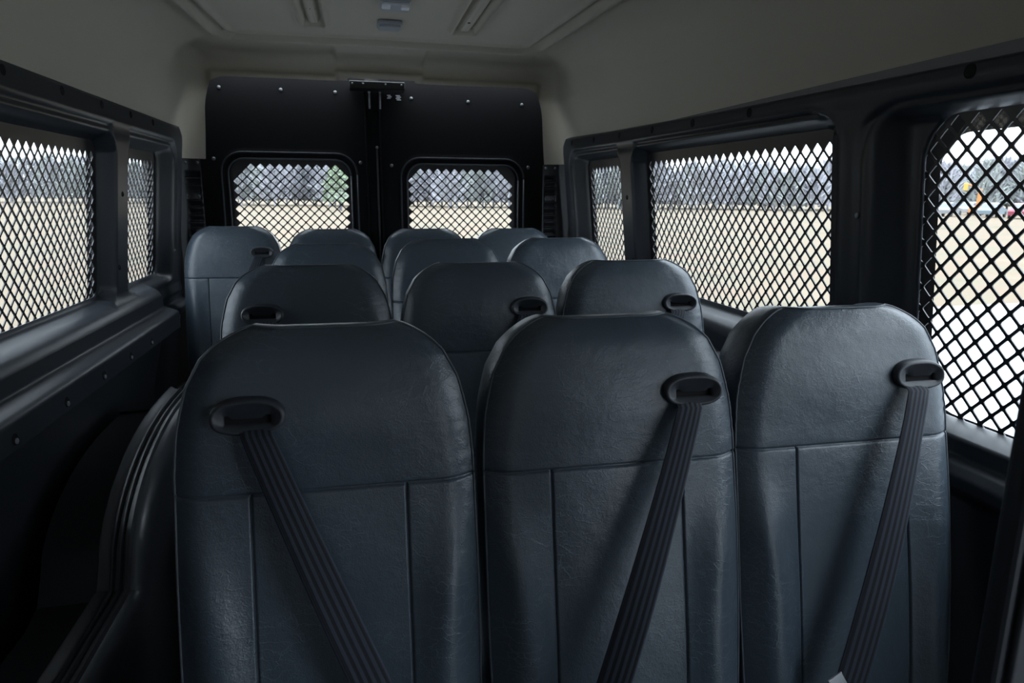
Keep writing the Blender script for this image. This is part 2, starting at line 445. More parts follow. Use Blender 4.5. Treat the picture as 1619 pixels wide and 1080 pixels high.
# ------------------------------------------------------------------ rear doors
def rear_doors():
    spec = [('door_1', -.885, -.072, (-.765, -.128, .985, 1.545), (-.73, -.163), 'left'),
            ('door_2', -.010, .885, (.088, .727, .985, 1.532), (.122, .664), 'right')]
    for nm, x0, x1, (a0, a1, b0, b1), (m0, m1), sd in spec:
        def pos(X, z, a0=a0, a1=a1, b0=b0, b1=b1, sd=sd):
            r = rrect(X, z, a0, a1, b0, b1, .10)
            d = .004 * np.exp(-(r / .008) ** 2) + .006 * np.exp(-((r + .028) / .006) ** 2) - .012 * S(-r / .045)
            edge = (X + .885) if sd == 'left' else (.885 - X)
            d = d - .02 * S((.012 - edge) / .012)
            return X, Y_DOOR - d, z
        hole = lambda X, z, a0=a0, a1=a1, b0=b0, b1=b1: rrect(X, z, a0 + .034, a1 - .034, b0 + .034, b1 - .034, .07)
        corner = (lambda X, z: -rrect(X, z, -.885, 3, -3, 1.935, .08)) if sd == 'left' else (lambda X, z: -rrect(X, z, -3, .885, -3, 1.935, .08))
        us = np.arange(x0, x1 + .001, .0085); vs = np.concatenate([np.arange(0, .9, .05), np.arange(.9, 1.9361, .0085)])
        d = field(nm, us, vs, pos, [hole, corner], M['panel'], rim=(0, .02, 0))
        tag(d, 'black panelled %s rear door with rounded screened window' % sd, 'rear door', kind='structure')
        sc = [(-.747, 1.836), (-.47, 1.835), (-.218, 1.833), (-.795, 1.511), (-.110, 1.504)] if sd == 'left' else [(.148, 1.817), (.434, 1.811), (.714, 1.806), (.042, 1.492), (.751, 1.493)]
        for x, z in sc:
            MB().lathe([(.0085, .002), (.0085, -.003), (.006, -.0055), (.0005, -.0055)], (x, Y_DOOR, z), (0, 1, 0), 14).build('screw', M['screw'], d, True)
        # frame tube standing beside the seal
        if sd == 'left':
            m = MB()
            for xx in (-.079,):
                m.box((xx - .004, Y_DOOR - .016, .2), (xx + .004, Y_DOOR + .01, 1.86), .003)
            m.build('door_flange', M['panel'], d)
        else:
            m = MB(); m.box((-.014, Y_DOOR - .016, .2), (-.006, Y_DOOR + .01, 1.86), .003); m.build('door_flange', M['panel'], d)
            for k, (xa, w, rows) in enumerate(((.030, .022, 3), (.072, .026, 4))):
                # small worn maker's sticker: pale flecks only, nothing legible
                mm = MB()
                for r in range(rows):
                    mm.box((xa + .004 * (r % 2), Y_DOOR - .0012, 1.826 - r * .0065), (xa + w - .005 * ((r + 1) % 2), Y_DOOR - .0004, 1.830 - r * .0065))
                mm.build('sticker', M['white'], d)
        m = MB()
        for inset, rad, lift in ((0, .0042, .004), (.030, .0038, .002)):
            q = []
            ax0, ax1, bz0, bz1, rr = a0 + inset, a1 - inset, b0 + inset, b1 - inset, .10 - inset * .8
            for cx_, cz_, t0 in ((ax1 - rr, bz1 - rr, 0), (ax0 + rr, bz1 - rr, 90), (ax0 + rr, bz0 + rr, 180), (ax1 - rr, bz0 + rr, 270)):
                q += [(cx_ + rr * math.cos(math.radians(t0 + 9 * k)), Y_DOOR - lift, cz_ + rr * math.sin(math.radians(t0 + 9 * k))) for k in range(11)]
            m.tube(q + [q[0]], rad, 8)
        m.build('window_frame', M['trim'], d, True)
        first, ztop, nl, nr_ = (-.633, 1.4745, 3, 2) if sd == 'left' else (.188, 1.4625, 2, 3)
        last = first + 9 * PITCH; hd = PITCH / 2
        def inside(u, v, first=first, last=last, ztop=ztop, nl=nl, nr_=nr_):
            k = round((ztop - v) / hd)
            return k >= 0 and v > 1.04 and u > first - hd * min(k, nl) - .005 and u < last + hd * min(k, nr_) + .005
        o = diamond_screen('mesh_screen', first + 4 * PITCH, ztop, 17, 24, lambda u, v: inside(u, v) , lambda u, v, w: (u, Y_DOOR + .026 + w, v),
                           'black diamond mesh screen over the %s rear door window' % sd, 'black diamond mesh screens over the rear door windows', .0054)
        p = [(a0, Y_DOOR + .045, b0), (a1, Y_DOOR + .045, b0), (a1, Y_DOOR + .045, b1), (a0, Y_DOOR + .045, b1)]
        tag(pane('window_%d' % (6 if sd == 'left' else 7), p, (0, 1, 0)), 'clear glass of the %s rear door window' % sd, 'window', kind='structure')
    # recessed strip between the two doors
    m = MB(); m.box((-.075, Y_DOOR - .002, 0), (-.006, Y_DOOR + .01, 1.87), .002)
    t = m.build('trim_3', M['panel']); tag(t, 'black recessed strip where the two rear doors meet', 'door seal', kind='structure')
    m = MB(); m.box((-.032, Y_DOOR - .010, .3), (-.022, Y_DOOR - .001, 1.575), .003); m.build('lock_rod', M['base'], t)
    MB().lathe([(.007, .002), (.007, -.004), (.004, -.006), (.0005, -.006)], (-.027, Y_DOOR - .010, 1.578), (0, 1, 0), 12).build('screw', M['screw'], t, True)
    # outer frame closing the back round the doors
    us = np.arange(-1.128, 1.1281, .012); vs = np.concatenate([np.arange(-.2, .95, .1), np.arange(.95, 1.60, .012), np.arange(1.62, 2.1, .08)])
    hs = [lambda X, z: rrect(X, z, -.755, -.138, .995, 1.535, .07), lambda X, z: rrect(X, z, .098, .717, .995, 1.522, .07)]
    o = field('trim_4', us, vs, lambda X, z: (X, np.full_like(X, Y_DOOR + .06), z), hs, M['lower'])
    tag(o, 'outer skin of the rear doors and rear frame', 'body rear', kind='structure')
rear_doors()

# ------------------------------------------------------------------ ceiling / headliner
ZC = 1.975; RCS = .17; RCR = .05; XS = .862; YR = 3.50
def ceiling():
    # parameter plane: |a| < XS, b < YR is the roof; beyond that the skirt runs down
    us = np.concatenate([np.arange(-XS - .48, -.36, .0095), np.arange(-.36, .3601, .0075), np.arange(.3695, XS + .4801, .0095)])
    vs = np.concatenate([np.arange(-1.9, 1.9, .05), np.arange(1.9, YR + .421, .009)])
    def pos(a, b):
        R = .10
        sd = rrect(a, b, -XS, XS, -9, YR, R)                      # plan outline
        e = -sd
        # closest point on the outline for points outside
        eps = 1e-4
        gx = (rrect(a + eps, b, -XS, XS, -9, YR, R) - sd) / eps; gy = (rrect(a, b + eps, -XS, XS, -9, YR, R) - sd) / eps
        out = np.maximum(sd, 0)
        x = a - gx * out; y = b - gy * out
        RC = RCS - (RCS - RCR) * S((b - 3.12) / .28)
        t = np.clip(e / RC, 0, 1)
        z = ZC - RC * (1 - np.sqrt(np.clip(1 - (1 - t) ** 2, 0, 1)))
        z = z + .010 * (1 - (np.clip(np.abs(a), 0, .9) / .9) ** 2) * np.clip(t, 0, 1)
        z = np.maximum(z - out, 1.60 - .095 * S((b - 3.38) / .05))
        # side walls lean out a little towards the trim
        x = x + np.sign(a) * .22 * np.maximum(1.80 - z, 0) * (np.clip(np.abs(x), 0, XS) / XS) ** 6
        # raised border of the roof panel
        w = .64 + .05 * np.clip(3.1 - b, 0, 1.2)
        rr = rrect(a, b, -w, w, -9, 3.11, .10)
        z = z - .030 * np.exp(-((rr - .020) / .012) ** 2) + .020 * np.exp(-((rr + .008) / .012) ** 2) - .012 * np.exp(-((rr + .036) / .012) ** 2)
        # two long ribs pressed into the roof
        for c, hw in ((-.268, .045), (.302, .050)):
            q = rrect(a, b, c - hw, c + hw, -9, 2.885, .02)
            z = z - .020 * np.exp(-(q / .008) ** 2) + .018 * np.exp(-((q + .019) / .008) ** 2) - .008 * np.exp(-((q + .034) / .007) ** 2)
        # rear header: centre cover and a step above the door opening
        k = np.clip(out / .02, 0, 1) * np.abs(gy)
        zz = ZC - RCR - out
        cov = S((.205 + .03 * (zz - 1.87) / .13 - np.abs(a + .005)) / .02) * S((zz - 1.862) / .008)
        stp = S((1.905 - zz) / .02) * S((.80 - np.abs(a)) / .05)
        y = y - k * (.034 * cov + .024 * stp * (1 - cov) * S((zz - 1.80) / .02))
        cz = S((e + .02) / .06) * S((.26 - e) / .10) * S((.215 - np.abs(a + .005)) / .02) * (b > 3.0)
        z = z - .018 * cz * np.abs(gy) * (e > 0)
        return x, y, z
    def door_hole(a, b):
        zz = ZC - RCR - (b - YR)
        bump = .012 * S((.17 - np.abs(a - .0)) / .02)
        return np.where(b > YR - .01, rrect(a, zz - bump, -.838, .838, -9, 1.868, .155), 1.0)
    ce = field('ceiling', us, vs, pos, [door_hole], M['headliner'], flip=True)
    tag(ce, 'grey beige moulded headliner with pressed ribs', 'ceiling', kind='structure')
    for x, y in ((-.268, 2.67), (.302, 2.735)):
        m = MB(); n = 16
        z = float(pos(np.array([x]), np.array([y]))[2][0])
        m.v = [(x + .016 * math.cos(2 * PI * i / n), y + .007 * math.sin(2 * PI * i / n), z - .0015) for i in range(n)] + [(x + .016 * math.cos(2 * PI * i / n), y + .007 * math.sin(2 * PI * i / n), z + .004) for i in range(n)]
        m.f = [tuple(range(n))[::-1]] + [(i, (i + 1) % n, n + (i + 1) % n, n + i) for i in range(n)]
        m.build('slot', M['slot'], ce)
    return pos
cpos = ceiling()

# black latch bracket at the head of the doors
br = empty('latch_bracket', (0, 3.47, 1.845))
tag(br, 'black latch bracket with two bright striker pins above the meeting rear doors', 'latch bracket')
m = MB(); m.box((-.150, .03, -.005), (.112, .12, .032), .005); m.build('bracket_plate', M['latch'], br)
for x in (-.057, -.006):
    m = MB(); m.cyl((x, .105, -.012), (x, .105, -.085), .0045, n=10); m.cyl((x, .105, -.002), (x, .105, -.014), .0075, .0045, 10)
    m.build('striker_pin', M['lampgrey'], br, True)
for x in (-.135, -.085, .02, .095):
    MB().lathe([(.005, .001), (.005, -.002), (.0005, -.003)], (x, .03, .018), (0, 1, 0), 10).build('screw', M['screw'], br, True)

# ceiling lamps
def lamp(loc, w, l, label, bright):
    e = empty('ceiling_lamp', loc); tag(e, label, 'ceiling lamp')
    m = MB(); m.box((-w, -l, -.012), (w, l, .004), .006); m.build('lamp_housing', M['lampgrey'], e)
    m = MB(); m.box((-w * .86, -l * .86, -.020), (w * .86, l * .86, -.010), .005); m.build('lens', M['lens'] if bright else M['lampgrey'], e)
    if bright:
        for s in (-1, 1):
            m = MB(); m.box((s * w * .62 - .014, -l * .9, -.027), (s * w * .62 + .014, -l * .2, -.018), .003); m.build('lens_glint', M['white'], e)  # white blocks stand in for bright reflections in the lens
lamp((.015, 2.50, ZC + .004), .050, .055, 'small dome lamp with bright clear lens on the ceiling, ahead of its dull neighbour', True)
lamp((.010, 2.80, ZC + .004), .046, .045, 'dull grey square lamp on the ceiling nearest the rear doors', False)

# ------------------------------------------------------------------ corner vents
for side, nm in ((-1, 'left'), (1, 'right')):
    xa, xb = (-.945, -.832) if side < 0 else (.79, .945)
    if side > 0: xa = .80
    x0, x1 = (-.905, -.838) if side < 0 else (.808, .875)
    e = empty('vent_panel', ((x0 + x1) / 2, YR, .9)); e0 = (x0 + x1) / 2
    tag(e, 'black louvred vent panel on the %s rear corner beside the rear door' % nm, 'vent')
    us = np.arange(xa, xb + .001, .004); vs = np.concatenate([np.arange(.55, .95, .05), np.arange(.95, 1.506, .0035)])
    def pos(X, z, x0=x0, x1=x1):
        inx = S((X - x0) / .008) * S((x1 - X) / .008)
        ph = (1.455 - z) / .034
        fr = ph - np.floor(ph)
        lou = np.where((ph > 0) & (ph < 13), .022 * S(fr / .8) * S((1 - fr) / .12), 0)
        pan = .012 * S((z - 1.47) / .004)
        flat = (np.abs(z - 1.335) < .016)
        lou = np.where(flat, .010, lou)
        return X - e0, -.012 - .004 - pan * 0 + lou * inx, z - .9
    p = field('louvre_plate', us, vs, pos, [], M['arch'], e)
    for (x, z) in ((x0 + .008, 1.487), (x1 - .008, 1.487), (x0 + .010, 1.335), (x1 - .012, 1.335)):
        MB().lathe([(.0065, .004), (.0065, -.003), (.004, -.005), (.0005, -.005)], (x - e0, -.0165 if z > 1.4 else -.008, z - .9), (0, 1, 0), 12).build('screw', M['screw'], e, True)

# ------------------------------------------------------------------ floor, wheel arch, post
m = MB(); m.box((-1.12, -2.05, -.06), (1.12, Y_DOOR + .05, 0)); tag(m.build('floor', M['floor']), 'dark rubber cabin floor', 'floor', kind='structure')

def wheel_arch():
    # profile swept along a path that runs level and then rises over the wheel
    path = [(y, .42) for y in np.linspace(.2, 1.60, 20)]
    for t in np.linspace(0, 1, 34)[1:]:
        y = 1.60 + .72 * t
        a = np.clip((y - 1.66) / .66, 0, 1)
        z = .42 + .285 * math.sqrt(max(0, 1 - (1 - a) ** 2.2))
        path.append((y, z))
    path += [(y, .705) for y in np.linspace(2.34, 2.42, 4)]
    for t in np.linspace(0, 1, 16)[1:]:
        path.append((2.42 + .17 * t, .705 - .6 * t * t))
    # (x from the wall towards the aisle, offset along the path normal)
    prof = [(-.93, -.075), (-.80, -.070), (-.786, -.050), (-.779, -.004), (-.775, .004), (-.770, .003), (-.764, -.002), (-.752, -.006), (-.749, -.001), (-.745, -.001), (-.742, -.014),
            (-.735, -.015), (-.732, -.003), (-.729, -.003), (-.726, -.015), (-.721, -.015), (-.718, -.006), (-.712, -.006), (-.708, -.016), (-.700, -.020), (-.690, -.030), (-.682, -.050), (-.678, -.09)]
    P = np.array(path); T = np.gradient(P, axis=0); T /= np.linalg.norm(T, axis=1)[:, None]; Nn = np.stack([-T[:, 1], T[:, 0]], 1)
    v = []; f = []
    K = len(prof)
    for (y, z), n in zip(P, Nn):
        for x, o in prof:
            v.append((x, y + n[0] * o, z + n[1] * o))
        v.append((-.676, y + n[0] * -.09, 0.002))
    K += 1
    for i in range(len(P) - 1):
        for k in range(K - 1):
            f.append((i * K + k, i * K + k + 1, (i + 1) * K + k + 1, (i + 1) * K + k))
    o = mesh('wheel_arch', v, f, M['arch'], None, True)
    o.data.set_sharp_from_angle(angle=math.radians(30))
    tag(o, 'black ribbed wheel arch moulding low against the left side wall', 'wheel arch', kind='structure')
wheel_arch()

m = MB(); m.box((.338, .374, .002), (.46, .395, 1.93), .006)
po = m.build('partition_post', M['trim'])
m = MB(); m.box((.347, .368, .3), (.43, .3745, 1.9), .003); m.build('lit_face', M['guide'], po)  # paler plate added for the lit look of the post's front face
tag(po, 'dark upright partition post close to the camera at the right edge', 'post')

# ------------------------------------------------------------------ seats
ZTOP = 1.181
OUT = [(-.78, .190), (-.60, .204), (-.47, .2075), (-.33, .2075), (-.20, .2065), (-.139, .202), (-.079, .188), (-.038, .166), (-.021, .147), (-.011, .130), (-.004, .115), (0, .100)]
def halfw(dz):
    return np.interp(dz, [a for a, b in OUT], [b for a, b in OUT])
def seat_rows():
    dz = np.concatenate([np.linspace(-.78, -.25, 30), [-.2325, -.2275, -.225, -.2235, -.222, -.2205, -.219, -.2165, -.2115], np.linspace(-.20, -.05, 18), [-.040, -.032, -.025, -.019, -.014, -.010, -.0065, -.0035, -.0015, 0]])
    return dz
def smooth_out():
    dz = seat_rows(); w = halfw(dz)
    for _ in range(2):
        w2 = w.copy(); w2[1:-1] = .25 * w[:-2] + .5 * w[1:-1] + .25 * w[2:]; w2[-14:] = w[-14:]; w = w2
    return dz, w
SEAM_Z = -.222; SEAM_X = .106
RECL = .20
def face_y(x, dz, w):
    y = RECL * dz + .05 * np.clip(-dz - .45, 0, 1) ** 1.5
    ex = np.maximum(w - np.abs(x), 0); ez = np.maximum(-dz, 0)
    # rolled edge
    y = y + .020 * (1 - np.clip(ex / .045, 0, 1)) ** 2 + .016 * (1 - np.clip(ez / .045, 0, 1)) ** 2
    # head pad swells, bolsters swell beside the middle panel
    y = y + .0018 * np.sin(2 * PI * dz / .021) * np.exp(-((ex - .014) / .016) ** 2) * S((-dz - .09) / .03) * S((dz + .21) / .03)
    y = y - .010 * np.exp(-((dz + .115) / .07) ** 2) * np.clip(1 - (x / .2) ** 2, 0, 1)
    low = S((-dz - .23) / .16)
    cx = .172 - .020 * S((-dz - .25) / .25)
    y = y - .017 * low * np.exp(-((np.abs(x) - cx) / .032) ** 2)
    # sewn seams
    y = y + .0050 * np.exp(-((dz - SEAM_Z) / .0016) ** 2)
    y = y + .0008 * np.exp(-((dz - SEAM_Z) / .010) ** 2)
    y = y + .0050 * np.exp(-((np.abs(x) - SEAM_X) / .0015) ** 2) * (dz < SEAM_Z)
    y = y + .0006 * np.exp(-((np.abs(x) - SEAM_X) / .014) ** 2) * S((SEAM_Z - dz) / .02)
    return y

def seat_front():
    dz, w = smooth_out()
    f = SEAM_X / .207
    un = np.unique(np.round(np.concatenate([np.linspace(-1, -f - .06, 12), -f + np.array([-.05, -.032, -.022, -.015, -.009, -.0045, 0, .0045, .009, .015, .022, .032, .05]), np.linspace(-f + .06, f - .06, 15), f + np.array([-.05, -.032, -.022, -.015, -.009, -.0045, 0, .0045, .009, .015, .022, .032, .05]), np.linspace(f + .06, 1, 12)]), 5))
    DZ, UN = np.meshgrid(dz, un, indexing='ij')
    W = np.repeat(w[:, None], len(un), 1)
    # below the seam keep the seam columns at a fixed distance from the middle
    X = UN * W
    Xs = np.where(np.abs(UN) <= f, UN / f * SEAM_X, np.sign(UN) * (SEAM_X + (np.abs(UN) - f) / (1 - f) * (W - SEAM_X)))
    bl = S((-DZ - .10) / .10)
    X = X * (1 - bl) + Xs * bl
    Yv = face_y(X, DZ, W)
    V = np.stack([X, Yv, DZ], -1).reshape(-1, 3)
    nr, nc = X.shape; idx = np.arange(nr * nc).reshape(nr, nc)
    F = np.stack([idx[:-1, :-1], idx[:-1, 1:], idx[1:, 1:], idx[1:, :-1]], -1).reshape(-1, 4)
    P = V.reshape(nr, nc, 3)
    loop = list(P[:, 0]) + list(P[-1, 1:-1]) + list(P[::-1, -1])
    return V, F, np.array(loop)
SV, SF, SLOOP = seat_front()

def seat_shell():
    """boxing band round the edge and the back of the backrest"""
    n = len(SLOOP)
    c = np.array([0, 0, -.35])
    T = np.gradient(SLOOP, axis=0); T[:, 1] = 0; T /= np.linalg.norm(T, axis=1)[:, None]
    Nn = np.stack([-T[:, 2], np.zeros(n), T[:, 0]], 1)
    for _ in range(4):
        N2 = Nn.copy(); N2[1:-1] = (Nn[:-2] + 2 * Nn[1:-1] + Nn[2:]) / 4; Nn = N2
    Nn /= np.linalg.norm(Nn, axis=1)[:, None]
    mid = SLOOP[n // 2]
    if Nn[n // 2][2] < 0: Nn = -Nn
    rings = []
    for off, dy in ((-.0010, .000), (.0006, .006), (.0018, .022), (.0022, .045), (.0005, .070), (-.008, .088), (-.022, .098)):
        r = SLOOP + Nn * off; r[:, 1] += dy; r[:, 2] -= .17 * max(dy - .01, 0) * np.clip((r[:, 2] + .12) / .10, 0, 1); rings.append(r)
    last = rings[-1]
    for k in (.75, .45, .12):
        r = last.copy(); r[:, 0] *= k; r[:, 2] = c[2] + (r[:, 2] - c[2]) * (1 - (1 - k) * .10)
        r[:, 1] += .006 * (1 - k); rings.append(r)
    V = np.concatenate(rings); F = []
    for j in range(len(rings) - 1):
        for i in range(n - 1):
            F.append((j * n + i, j * n + i + 1, (j + 1) * n + i + 1, (j + 1) * n + i))
    F.append([(len(rings) - 1) * n + i for i in range(n)])
    return V, F
BV, BF = seat_shell()

GW, GH = .049, .0245
def guide_parts(parent, gx, gz):
    """oval plastic belt guide let into the head pad, with a wide slot"""
    w = .207
    cy = float(face_y(np.array(gx), np.array(gz), np.array(w)))
    tilt = RECL
    e = bpy.data.objects.new('belt_guide', None)
    n = 40
    def oval(a, b, k=2.6):
        out = []
        for i in range(n):
            t = 2 * PI * i / n
            ct, st = math.cos(t), math.sin(t)
            zz = b * abs(st) ** (2 / k) * (1 if st > 0 else -1)
            xx = a * abs(ct) ** (2 / k) * (1 if ct > 0 else -1)
            if st > 0: zz = b * st                      # rounder on top
            out.append((xx, zz))
        return out
    def slot(a, b):
        out = []
        for i in range(n):
            t = 2 * PI * i / n
            ct, st = math.cos(t), math.sin(t)
            xx = a * max(-1, min(1, 1.35 * ct)); zz = b * max(-1, min(1, 1.5 * st))
            if st > 0 and abs(xx) > .78 * a: zz *= 1.9
            out.append((xx, zz - .006))
        return out
    rings = [(oval(GW, GH), .006), (oval(GW, GH), -.006), (oval(GW * .985, GH * .97), -.0125), (oval(GW * .94, GH * .89), -.0155), (oval(GW * .87, GH * .76), -.0158),
             (oval(GW * .85, GH * .73), -.0140), (slot(.0305, .0046), -.0130), (slot(.0300, .0042), .004)]
    V = []; F = []
    for r, y in rings:
        V += [(gx + x, cy + y + RECL * z, gz + z) for x, z in r]
    for j in range(len(rings) - 1):
        F += [(j * n + i, j * n + (i + 1) % n, (j + 1) * n + (i + 1) % n, (j + 1) * n + i) for i in range(n)]
    g = mesh('belt_guide', V, F, M['guide'], parent, True)
    V2 = [(gx + x, cy - .0045 + RECL * z, gz + z) for x, z in slot(.031, .005)]
    mesh('slot', V2, [tuple(range(n))], M['slot'], g)
    return cy

def belt(parent, gx, gz, x_end, z_end, gcy):
    """webbing from the slot down to the buckle, standing a little off the backrest"""
    n = 46; k = 10
    V = []; F = []; UV = []
    p0 = np.array([gx + (.006 if x_end > gx else -.006), gcy - .003, gz - .0075])
    p1 = np.array([x_end, float(face_y(np.array(x_end * .9), np.array(z_end), np.array(.21))) - .030, z_end])
    s_acc = 0; prev = None
    for i in range(n):
        t = i / (n - 1)
        p = p0 + (p1 - p0) * t
        off = -.0165 * S(np.array(t / .02)) - .030 * math.sin(PI * min(1, t * 1.0)) ** .8
        p = p + np.array([0, off, 0])
        if i == 0: p[1] = gcy + .004
        if prev is not None: s_acc += np.linalg.norm(p - prev)
        prev = p
        d = (p1 - p0); d = d / np.linalg.norm(d)
        # width direction: horizontal near the slot, square to the belt lower down; a slight twist
        sq = np.cross(d, [0, -1, 0]); sq /= np.linalg.norm(sq)
        if sq[0] < 0: sq = -sq
        hz = np.array([1.0, 0, 0]); b = float(S(np.array(t / .10)))
        hw = .0205 + .0040 * float(S(np.array(t / .5)))
        wd = hz * (1 - b) + sq * b; wd /= np.linalg.norm(wd)
        tw = .30 * math.sin(PI * t) * (1 if x_end > gx else -1)
        wd = wd * math.cos(tw) + np.array([0, 1, 0]) * math.sin(tw)
        for j in range(k + 1):
            u = j / k
            cur = -.0015 * (1 - (2 * u - 1) ** 2)
            V.append(p + wd * (2 * u - 1) * hw + np.array([0, cur, 0])); UV.append((u, s_acc / .047))
    for i in range(n - 1):
        for j in range(k):
            F.append((i * (k + 1) + j, (i + 1) * (k + 1) + j, (i + 1) * (k + 1) + j + 1, i * (k + 1) + j + 1))
    o = mesh('seat_belt', V, F, M['belt'], parent, True)
    uvl = o.data.uv_layers.new(name='UVMap')
    for l in o.data.loops: uvl.data[l.index].uv = UV[l.vertex_index]
    sm = o.modifiers.new('thickness', 'SOLIDIFY'); sm.thickness = .0013; sm.offset = 0
    # latch plate hanging low on the belt
    q = V[int(n * .625) * (k + 1) + k // 2]
    m = MB(); m.box((-.022, -.003, -.030), (.022, .003, .012), .002); m.box((-.013, -.0015, .010), (.013, .0015, .040), .001)
    lp = m.build('latch_plate', M['chrome'], o)
    lp.location = (q[0] - .016, q[1] - .010, q[2] - .014)
    lp.rotation_euler = (-.2, -.5 if x_end < gx else .5, 0)
    MB().box((-.024, -.006, -.034), (.024, .005, -.012), .004).build('latch_grip', M['latch'], o).matrix_local = lp.matrix_basis.copy()
    return o

def make_seat(right_guide):
    root = empty('bench_seat')
    root.name = 'van_seat'
    o = mesh('backrest', SV, SF, M['vinyl'], root, True)
    p = MB().tube(SLOOP + np.array([0, -.0008, 0]), .0019, 6).build('piping', M['piping'], o, True)
    mesh('side_band', BV, BF, M['vinyl'], root, True)
    gx = .122 if right_guide else -.103; gz = -.110
    cy = guide_parts(root, gx, gz)
    if right_guide: belt(root, gx, gz, -.180, -.84, cy)
    else: belt(root, gx, gz, .192, -.80, cy)
    # cushion with rounded nose
    zc = -ZTOP
    prof = [(-.20, -.755), (-.235, -.705), (-.30, -.672), (-.44, -.655), (-.56, -.652), (-.62, -.665), (-.645, -.70), (-.64, -.745), (-.60, -.775), (-.20, -.775)]
    V = []; F = []; K = len(prof)
    xs = [-.205, -.200, -.185, -.15, -.05, .05, .15, .185, .200, .205]
    sc = [.80, .91, .985, 1, 1, 1, 1, .985, .91, .80]
    cy0, cz0 = -.42, -.715
    for x, q in zip(xs, sc):
        V += [(x, cy0 + (y - cy0) * (.94 + .06 * q), cz0 + (z - cz0) * q) for y, z in prof]
    for i in range(len(xs) - 1):
        F += [(i * K + a, i * K + (a + 1) % K, (i + 1) * K + (a + 1) % K, (i + 1) * K + a) for a in range(K)]
    F += [tuple(range(K)), tuple(range((len(xs) - 1) * K, len(xs) * K))[::-1]]
    cu = mesh('cushion', V, F, M['vinyl'], root, True)
    m = MB(); m.box((-.19, -.61, -.80), (.19, -.12, -.776), .006); m.build('seat_pan', M['base'], root)
    for sx in (-1, 1):
        m = MB(); m.box((sx * .15 - .02, -.56, zc + .026), (sx * .15 + .02, -.52, -.80), .004); m.box((sx * .15 - .02, -.22, zc + .026), (sx * .15 + .02, -.18, -.80), .004)
        m.box((sx * .15 - .028, -.60, zc + .016), (sx * .15 + .028, -.14, zc + .029), .003)
        m.build('leg', M['base'], root)
    m = MB(); m.box((.196, -.30, -.80), (.214, -.21, -.64), .004) if not right_guide else m.box((-.214, -.30, -.80), (-.196, -.21, -.64), .004)
    m.build('buckle', M['latch'], root)
    return root

def copy_tree(o, parent=None):
    c = o.copy(); C.objects.link(c)
    if parent is not None: c.parent = parent
    for ch in list(o.children): copy_tree(ch, c)
    return c

G = 'charcoal vinyl van seats in four rows facing forward'
SEATS = [  # x, y, right guide?, label
    (-.1872, .972, 0, 'front row seat at the left end, belt crossing it from the upper left'),
    (.242, .974, 1, 'middle seat of the front row, dark belt running down from the right'),
    (.667, .986, 1, 'front row seat at the right end beside the large mesh window'),
    (-.262, 1.73, 0, 'second row seat at the left end, by the aisle'),
    (.168, 1.73, 1, 'middle seat of the second row, between two seats of its row'),
    (.592, 1.735, 1, 'second row seat at the right end under the wide mesh window'),
    (-.246, 2.50, 0, 'third row seat at the left end, behind the aisle seat of the second row'),
    (.183, 2.50, 1, 'middle seat of the third row, below the gap of the rear doors'),
    (.608, 2.50, 1, 'third row seat at the right end near the narrow mesh window'),
    (-.678, 3.25, 1, 'rear row seat at the left end, beside the left vent panel'),
    (-.255, 3.25, 1, 'rear row seat second from the left, only its top showing'),
    (.172, 3.25, 1, 'rear row seat third from the left, under the right rear door window'),
    (.598, 3.25, 1, 'rear row seat at the right end by the right vent panel'),
]
proto = {0: make_seat(0), 1: make_seat(1)}
used = {0: False, 1: False}
for x, y, rg, lab in SEATS:
    if not used[rg]: o = proto[rg]; used[rg] = True
    else: o = copy_tree(proto[rg])
    dz_ = -.015 if 'front row' in lab else -.003 if 'second row' in lab else .011
    if 'rear row' in lab: dz_ = .024 if 'left end' in lab else .011
    o.location = (x, y, ZTOP + dz_)
    tag(o, lab, 'van seat', G)
    if 'large mesh window' in lab:                              # small stitched tag in the side seam of this seat
        m = MB(); m.box((-.2145, .030, -.555), (-.2105, .062, -.505), .001); tg = m.build('care_tag', M['slot'], o); tg.location = (0, -.10, 0)
        m = MB()
        for k in range(5):
            m.box((-.2152, .036 + .002 * (k % 2), -.549 + .0085 * k), (-.2144, .054 - .003 * (k % 3), -.5465 + .0085 * k)); m.box((-.2152, .036 + .004 * (k % 3), -.549 + .0085 * k), (-.2144, .039 + .004 * (k % 3), -.5435 + .0085 * k))
        m.build('stitching', M['red'], tg)

# ------------------------------------------------------------------ unseen cab behind the camera: openings added and sized to steer the daylight
def cab():
    for side, n in ((-1, 5), (1, 6)):
        us = np.arange(-2.0, Y_FRONT + .011, .02); vs = np.arange(-.25, 2.05, .02)
        hole = (lambda Y, v: rrect(Y, v, -.60, -.45, 1.2, 1.4, .05)) if side < 0 else (lambda Y, v: rrect(Y, v, -1.10, -.28, .12, 1.60, .08))  # openings shaped for how much light reaches the seats
        o = field('trim_%d' % n, us, vs, lambda Y, v: (side * (B(np.minimum(v, 1.8)) + .01), Y, v), [hole], M['lower'], flip=side > 0)
        tag(o, 'unseen cab side on the %s, its opening added and sized to shape the light' % ('left' if side < 0 else 'right'), 'cab side', kind='structure')
    us = np.arange(-1.12, 1.121, .02); vs = np.arange(-.25, 2.05, .02)
    o = field('wall_front', us, vs, lambda X, v: (X, -2.0 + .35 * np.clip(v - .9, 0, 2), v), [lambda X, v: rrect(X, v, -.50, .50, 1.28, 1.38, .04)], M['lower'])  # slit sized to hold down light from the front
    tag(o, 'unseen cab front, its narrow opening added and sized to limit the light', 'cab front', kind='structure')
cab()

